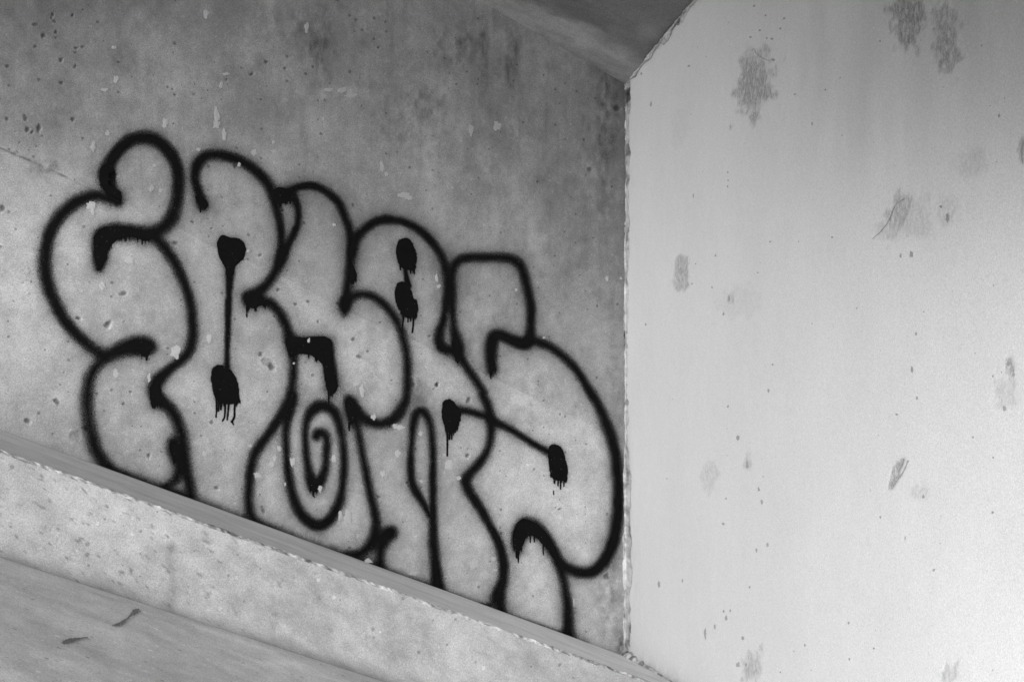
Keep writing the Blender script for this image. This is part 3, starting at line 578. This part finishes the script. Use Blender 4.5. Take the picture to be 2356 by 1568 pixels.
for (L_, poly, comb, mark) in fills:
    x0, y0 = poly.min(0) - 22; x1, y1 = poly.max(0) + 30
    idx = bbox(x0, x1, y0, y1)
    sdv = poly_sd(poly, idx) + .9 * fbm(fx[idx] / 5., fy[idx] / 7., 600 + subid, 2)
    # comb of short runs along the lower edge
    n = len(poly); area = np.sum(poly[:, 0] * np.roll(poly[:, 1], -1) - np.roll(poly[:, 0], -1) * poly[:, 1])
    cand = []
    for i in range(n):
        a, b = poly[i], poly[(i + 1) % n]; nx, ny = (b[1] - a[1]), -(b[0] - a[0])
        if area < 0: nx, ny = -nx, -ny
        if ny / (math.hypot(nx, ny) + 1e-9) > .35: cand.append((a + b) / 2)
    for _ in range(comb * 2 if cand else 0):
        c = random.choice(cand); ln = random.uniform(2.5, 9); wd = random.uniform(1.1, 2.0)
        sdv = np.maximum(sdv, stroke_sd(np.array([(c[0], c[1] - 2, wd + .8), (c[0] + random.uniform(-.6, .6), c[1] + ln, wd * .7)]), idx, 14))
    hard_t[idx] = np.maximum(hard_t[idx], sdv)
    mist = .40 * np.exp(-(np.clip(-sdv, 0, 99) / 7.0) ** 1.2) * (.5 if mark else .7)
    soft_t[idx] *= 1 - mist
    if mark:
        up_ = sdv > -2.5; owner[idx[up_]] = L_ * 1000 + subid; sub_kind[L_ * 1000 + subid] = 'counter_blob'; best[idx[up_]] = 2
        up_ = (sdv <= -2.5) & (mist > best[idx]); owner[idx[up_]] = L_ * 1000; best[idx[up_]] = mist[up_]
    else:
        up_ = (sdv > -3) & (best[idx] < 1.5); owner[idx[up_]] = L_ * 1000; best[idx[up_]] = 1.0
    subid += 1
for (L_, pts) in drips:
    idx = bbox(pts[:, 0].min() - 14, pts[:, 0].max() + 14, pts[:, 1].min() - 14, pts[:, 1].max() + 14)
    Xw = .7 * fbm(fx[idx] / 6., fy[idx] / 9., 700 + subid, 2)
    sdv = stroke_sd(pts, idx, 14) + Xw * .5
    free = hard_t[idx] < 0
    hard_t[idx] = np.maximum(hard_t[idx], sdv)
    up_ = (sdv > -3) & free & (soft_t[idx] > .35)
    owner[idx[up_]] = L_ * 1000 + subid; sub_kind[L_ * 1000 + subid] = 'paint_drip'
    subid += 1
soft_v = 1 - soft_t
co = owner[qL].max(1); act = (soft_v[qL].max(1) > .012) | (hard_t[qL].max(1) > -2.5)
act &= co >= 0
P_paint = P_left + np.array([N[0], N[1], 0]) * .0006
graf = bpy.data.objects.new('graffiti', None); col.objects.link(graf)
tag(graf, 'black bubble-letter graffiti sprayed in soft outlines across the grey wall, with runs of paint', 'graffiti')
letter_lab = {0: 'double-curled S-like letter at the left end of the graffiti', 1: 'tall R-like letter with a dumbbell-shaped counter and long drips',
              2: 'arched letter with a looped join and heavy hooked stroke', 3: 'long oval spiral between the letters', 4: 'high-arched letter with two blots above a narrow inner loop',
              5: 'flat-topped letter curling into a wide bow at the wall corner'}
pa = {'soft': soft_v, 'hard': hard_t}
for L_ in range(6):
    lo = subset('letter', P_paint, qL, act & (co == L_ * 1000), m_paint, graf, pa)
    tag(lo, letter_lab[L_])
    for k in sorted(sub_kind):
        if k // 1000 == L_: subset(sub_kind[k], P_paint, qL, act & (co == k), m_paint, lo, pa)

# ------------------------------------------------------------------ paint and lime flakes on the wall
def flake(x, y, rx, ry, name='lime_flake', mat=m_flake, lift=.0016, parent=wall, side='L', rough=.36):
    n = 14; ph = random.uniform(0, 6); ring = []; low = []
    rr = [1 + random.uniform(-rough, rough) for _ in range(n)]
    loc = on_left if side == 'L' else on_right
    W = (lambda a, d, z: world(a, d, z)) if side == 'L' else (lambda a, d, z: rworld(a, d, z))
    off = 0
    if side == 'L':
        k = np.argmin((fx - x) ** 2 + (fy - y) ** 2); off = H.ravel()[k]
    else:
        k = np.argmin((RX.ravel() - x) ** 2 + (RY.ravel() - y) ** 2); off = Hr.ravel()[k]
    inner = []
    for i in range(n):
        a = i / n * 2 * math.pi
        qx, qy = x + rx * rr[i] * math.cos(a), y + ry * rr[i] * math.sin(a)
        a_, z_ = loc(qx, qy); low.append(W(a_, off - .001, z_)); ring.append(W(a_, off + lift * random.uniform(.5, 1.1), z_))
        a_, z_ = loc(x + (qx - x) * .55, y + (qy - y) * .55); inner.append(W(a_, off + lift * random.uniform(.7, 1.2), z_))
    a_, z_ = loc(x, y); c = W(a_, off + lift, z_)
    v = low + ring + inner + [c]; f = []
    for i in range(n):
        j = (i + 1) % n
        f += [(i, j, n + j, n + i), (n + i, n + j, 2 * n + j, 2 * n + i), (2 * n + i, 2 * n + j, 3 * n)]
    return poly_obj(name, v, f, mat, parent)
for q in [(297, 598, 11, 10), (285, 592, 8, 4), (236, 657, 8, 9), (403, 810, 11, 14), (266, 858, 7, 8), (481, 780, 6, 9), (499, 268, 6, 18), (498, 287, 9, 8), (497, 255, 4, 12), (380, 284, 6, 11), (267, 183, 6, 9), (214, 337, 7, 10),
          (247, 306, 6, 6), (516, 310, 5, 12), (474, 34, 7, 9), (240, 207, 7, 4), (262, 110, 6, 4), (61, 622, 7, 6), (209, 472, 10, 9), (213, 486, 4, 8), (788, 208, 10, 7), (808, 220, 14, 5), (755, 206, 10, 4), (705, 64, 5, 10), (929, 449, 15, 5), (941, 455, 9, 5), (1004, 640, 3, 9), (1010, 658, 5, 5),
          (673, 1062, 6, 10), (768, 1054, 6, 8), (624, 1068, 6, 7), (632, 1054, 4, 6), (592, 1092, 8, 8), (800, 1190, 10, 16), (783, 1187, 6, 10), (915, 1042, 7, 8), (1032, 1069, 9, 11), (881, 1089, 6, 8), (736, 1124, 5, 7), (1092, 1295, 9, 11), (823, 1231, 3, 5),
          (920, 983, 15, 5), (908, 978, 6, 4), (833, 898, 6, 13), (819, 883, 6, 5), (967, 996, 4, 6), (1055, 1099, 5, 5), (970, 1107, 4, 4), (949, 1318, 10, 5), (846, 1290, 10, 6), (1135, 1284, 5, 5), (1100, 1340, 5, 5), (1044, 1370, 4, 4), (1072, 1395, 4, 5), (1138, 1310, 5, 4),
          (860, 958, 6, 7), (370, 438, 5, 4), (357, 380, 5, 4), (349, 433, 6, 8), (878, 382, 5, 12), (889, 400, 4, 6), (630, 348, 8, 3), (585, 350, 6, 8), (520, 170, 9, 3), (508, 196, 4, 7), (456, 344, 5, 4), (1320, 1383, 2, 9), (343, 868, 4, 9), (1083, 300, 6, 12), (1143, 290, 8, 10),
          (642, 1030, 5, 6), (470, 1043, 4, 6), (576, 1025, 4, 4), (1022, 1045, 3, 3), (1440 - 12, 640, 3, 3), (1396, 640, 3, 6), (1420, 1336, 3, 4)]:
    flake(*q, mat=m_flake2 if q[1] > 430 + .1 * q[0] else m_flake)
for i in range(22):
    x, y = random.uniform(30, 1400), random.uniform(250, 1400)
    if y > 960 + .36 * x: continue
    r = random.uniform(1.6, 3.6); flake(x, y, r, r * random.uniform(.8, 1.8), mat=m_flake2 if y > 430 + .1 * x else m_flake)

# chipped spots on the end wall
for (x, y, rx, ry) in [(1735, 14, 3, 3), (1762, 36, 3, 3), (1805, 43, 4, 3), (1749, 70, 4, 3), (1727, 86, 4, 3), (1765, 88, 3, 3), (1777, 90, 4, 3), (1796, 66, 3, 3), (1780, 138, 5, 4), (1585, 152, 4, 3), (1475, 170, 3, 4), (1830, 217, 3, 2.5),
                       (1901, 207, 3, 3), (1497, 240, 3, 8), (1595, 450, 2, 5), (1870, 285, 3, 6), (1675, 396, 2, 4), (1676, 415, 2, 3), (1675, 429, 2, 4), (1915, 546, 3, 3), (2025, 95, 3, 3), (2147, 67, 4, 3), (2257, 105, 2.5, 3), (2298, 266, 4, 5), (2073, 588, 3.5, 6), (2163, 475, 4, 4),
                       (2180, 500, 5, 12), (2097, 585, 5, 9), (1773, 556, 3, 3), (1647, 588, 3, 4), (1676, 686, 5, 7), (1486, 746, 3, 3), (2109, 768, 3, 5), (2100, 850, 4, 9), (1665, 722, 3, 5), (1698, 1007, 5, 7), (1718, 1068, 6, 13), (1746, 1125, 4, 6), (1753, 1154, 4, 6), (1664, 1204, 4, 4), (1671, 1146, 3, 3),
                       (2084, 1237, 2.5, 7), (2026, 1189, 2.5, 4), (2151, 1310, 4, 4), (2286, 1052, 3, 3), (2285, 1178, 4, 3.5), (2123, 1142, 5, 7), (1766, 1253, 4, 6), (1740, 1265, 3, 6), (1516, 1343, 4, 10), (1570, 1335, 2.5, 5), (1622, 1456, 4, 15), (1645, 1440, 3, 7), (1671, 1420, 4, 8), (1709, 1467, 4, 6), (1698, 1528, 7, 8),
                       (1716, 1528, 3, 5), (2011, 1490, 3, 3), (1955, 1515, 3, 4), (1853, 1483, 3, 4), (1953, 1432, 3, 4), (2318, 837, 7, 8), (2333, 862, 4, 6), (2312, 940, 5, 8), (2285, 865, 3, 3), (2240, 1005, 3, 3), (2064, 953, 4, 3), (2111, 915, 3, 5), (1768, 898, 3, 6), (1675, 935, 2.5, 4), (1778, 838, 3, 3), (1724, 1350, 3, 4), (1665, 1405, 3, 4), (1680, 1404, 2.5, 4)]:
    flake(x, y, rx * .7, ry * .8, 'chipped_spot', m_chip, .0005, endw, 'R', .35)
for i in range(60):
    x, y = random.uniform(1480, 2350), random.uniform(10, 1550); r = random.uniform(.6, 1.5)
    flake(x, y, r, r * random.uniform(.8, 2), 'chipped_spot', m_chip, .0004, endw, 'R', .35)

def crack(pts, mat=m_chip):
    c = catmull(pts, sub=5); L1, L2 = [], []
    for i, q in enumerate(c):
        a_ = c[min(i + 1, len(c) - 1)] - c[max(i - 1, 0)]; nx, ny = -a_[1], a_[0]; l_ = math.hypot(nx, ny) + 1e-6
        for sg_, A_ in ((-1, L1), (1, L2)):
            w_ = q[2] * random.uniform(.4, 1.2) * sg_ / l_
            t_, z_ = on_right(q[0] + nx * w_, q[1] + ny * w_)
            k_ = np.argmin((RX.ravel() - q[0]) ** 2 + (RY.ravel() - q[1]) ** 2)
            A_.append(rworld(t_, float(Hr.ravel()[k_]) + .0006, z_))
    n_ = len(L1); poly_obj('paint_crack', L1 + L2, [(i, i + 1, n_ + i + 1, n_ + i) for i in range(n_ - 1)], mat, endw)
crack([(2008, 550, .8), (2022, 537, 1.3), (2040, 515, 1.0), (2052, 488, 1.3), (2062, 468, 1.2), (2080, 456, 2.0)])
crack([(2164, 102, 1.0), (2172, 112, 1.6), (2174, 128, 1.8), (2168, 142, 1.4), (2160, 152, .8)])
crack([(2060, 8, .8), (2068, 16, 1.4), (2078, 17, 1.6), (2088, 8, 1.2)])
crack([(2352, 328, 1.2), (2349, 345, 2.0), (2350, 362, 1.6), (2354, 378, 1.0)])
crack([(1730, 118, .8), (1736, 112, 1.2), (1745, 128, 1.2), (1772, 141, 1.0)])
crack([(2092, 1058, 2.2), (2078, 1088, 2.6), (2062, 1108, 2.0), (2052, 1125, 1.2)])

# mortar bead in the corner and along the soffit: ragged pale strip with broken gaps
def bead(path_fn, k0, k1, n, width, name, parent, seed, gaps=()):
    us = np.linspace(k0, k1, n); rows = 9
    V, Tn = [], []
    for j in range(rows):
        a = j / (rows - 1)
        for u in us:
            V.append((u, a))
    V = np.array(V); u, a = V[:, 0], V[:, 1]
    nz = fbm(u * 60, a * 2.2, seed, 3); nz2 = fbm(u * 14, a * 1.5, seed + 3, 3)
    wd = width * np.clip(1 + .40 * fbm(u * 34, u * 0, seed + 5, 4) + .35 * fbm(u * 6, u * 0, seed + 6, 2), .25, 2)
    hump = np.sin(a * math.pi) ** .8 * (.0030 + .0018 * nz + .0012 * nz2)
    P = path_fn(u, a, wd, hump)
    tn = 1.0 + .30 * nz + .14 * nz2 - .8 * np.clip(-nz2 - .30, 0, 1) + .12 * fbm(u * 200, a * 5, seed + 9, 2)
    for (g0, g1, st) in gaps: tn = tn * (1 - st * sst(g0 - .006, g0 + .003, u) * sst(g1 + .006, g1 - .003, u))
    return mesh_obj(name, P, grid_quads(rows, n), m_bead, parent, {'tone': tn})
def zc(y): return on_left(1438, y)[1]
def vert_path(u, a, wd, hump):                  # u = height, runs round the corner from the wall to the end wall
    left = np.clip(.5 - a, 0, .5) * 2; right = np.clip(a - .5, 0, .5) * 2
    return np.stack([C0[0] - left * wd * .35 * U[0] + right * wd * 2.2 * _w[0] + (hump * .8 + .0010) * (N[0] + RN[0]),
                     C0[1] - left * wd * .35 * U[1] + right * wd * 2.2 * _w[1] + (hump * .8 + .0010) * (N[1] + RN[1]), u], -1)
bead(vert_path, ZB - .01, ZT, 1300, .022, 'mortar_bead', endw, 801,
     gaps=[(zc(360), zc(334), .62), (zc(238), zc(208), .7), (zc(1180), zc(1162), .3), (zc(800), zc(760), .2), (zc(930), zc(918), .4)])
def top_path(u, a, wd, hump):                   # u = distance along the soffit edge of the end wall
    d = (1 - a); s_ = WS * u
    down = d * wd * (.7 + .9 * np.clip(fbm(u * 16, u * 0, 77, 2), -.6, 1)); outw = (1 - d) * wd * .8
    p = rworld(u, outw + hump * .6 + .001, soffit_z(s_, 0) - .0015 - down - hump * .5)
    return p
bead(top_path, 0.0, 3.4, 900, .011, 'soffit_bead', endw, 821)
# crumbled mortar where the end wall lands on the ledge, with a dark open crack
def foot_path(u, a, wd, hump):
    s_, n_ = WS * u, WN * u; zz = ledge_z(s_, n_)
    upz = (1 - a); taper = np.clip(1.1 - u / .55, .12, 1)
    return rworld(u, .002 + a * wd * 1.2 * taper + hump * taper, zz + .001 + upz * wd * 1.1 * taper + hump * .9 * taper)
fb = bead(foot_path, .0, .95, 420, .020, 'crumbled_mortar', endw, 841, gaps=[(.11, .15, .6), (.22, .27, .65), (.29, .34, .5), (.43, .48, .6), (.56, .95, .35)])
def chunk(p, r, mat, name, parent):
    v = []; f = []
    for k, (rr, hh) in enumerate(((1, 0), (.8, .5), (.35, .8))):
        for i in range(6):
            a = i / 6 * 6.283 + k * .3; q = r * rr * random.uniform(.7, 1.25)
            v.append((p[0] + q * math.cos(a), p[1] + q * math.sin(a), p[2] + r * hh * random.uniform(.7, 1.2)))
    for k in range(2):
        for i in range(6): f.append((k * 6 + i, k * 6 + (i + 1) % 6, k * 6 + 6 + (i + 1) % 6, k * 6 + 6 + i))
    f.append(tuple(range(12, 18)))
    return poly_obj(name, v, f, mat, parent)
for i in range(26):
    u = random.uniform(0, .42); d = random.uniform(.006, .03)
    p = rworld(u, d, ledge_z(WS * u, WN * u) - .001)
    chunk(p, random.uniform(.0018, .0045), random.choice((m_bead, m_bead, m_chip)), 'mortar_crumb', ledge)

# dark scuffs and pale scrapes on the ramp
def on_ground(X, Y):
    d = np.array([(X - CX) / FPX, 1.0, -(Y - CY) / FPX]); lo, hi = .6, 12
    best_ = None
    for y in np.linspace(.8, 6, 1500):
        p = d * y; q = p[:2] - C0; s_, n_ = q @ U, q @ N
        zz = zf0 - SL * np.clip(s_, -5, 4) - KG * np.clip(n_ - (WL + .05), -.05, 3)
        if p[2] < zz: return (s_, n_)
    return (s_, n_)
def scuff(pts, mat, name):
    c = catmull(pts, sub=9); left, right = [], []
    for i, p in enumerate(c):
        w_ = p[2] * random.uniform(.45, 1.15)
        for sgn, arr_ in ((-1, left), (1, right)):
            s_, n_ = on_ground(p[0] + sgn * w_ * .3, p[1] + sgn * w_)
            zz = zf0 - SL * s_ - KG * (n_ - WL - .05) + .0025 * fbm(np.array(s_ * 5.), np.array(n_ * 5.), 401, 3)
            arr_.append(world(s_, n_, float(zz) + .0022))
    v = left + right; n = len(left)
    poly_obj(name, v, [(n + i, n + i + 1, i + 1, i) for i in range(n - 1)], mat, ground)
scuff([(258, 1441, 1.2), (275, 1437, 4), (292, 1427, 3), (300, 1418, 3.5), (308, 1411, 5.5), (317, 1406, 4.5), (321, 1403, 2)], m_scuff, 'scuff_mark')
scuff([(143, 1482, 2), (152, 1478, 6), (166, 1474, 5), (182, 1471, 2), (202, 1468, 1)], m_scuff, 'scuff_mark')
scuff([(132, 1492, 1.5), (140, 1497, 1)], m_scuff, 'scuff_mark')
# tile names, drop unused helper state
print('objects', len(bpy.data.objects), 'paint cells', int(act.sum()), 'wall verts', NV)
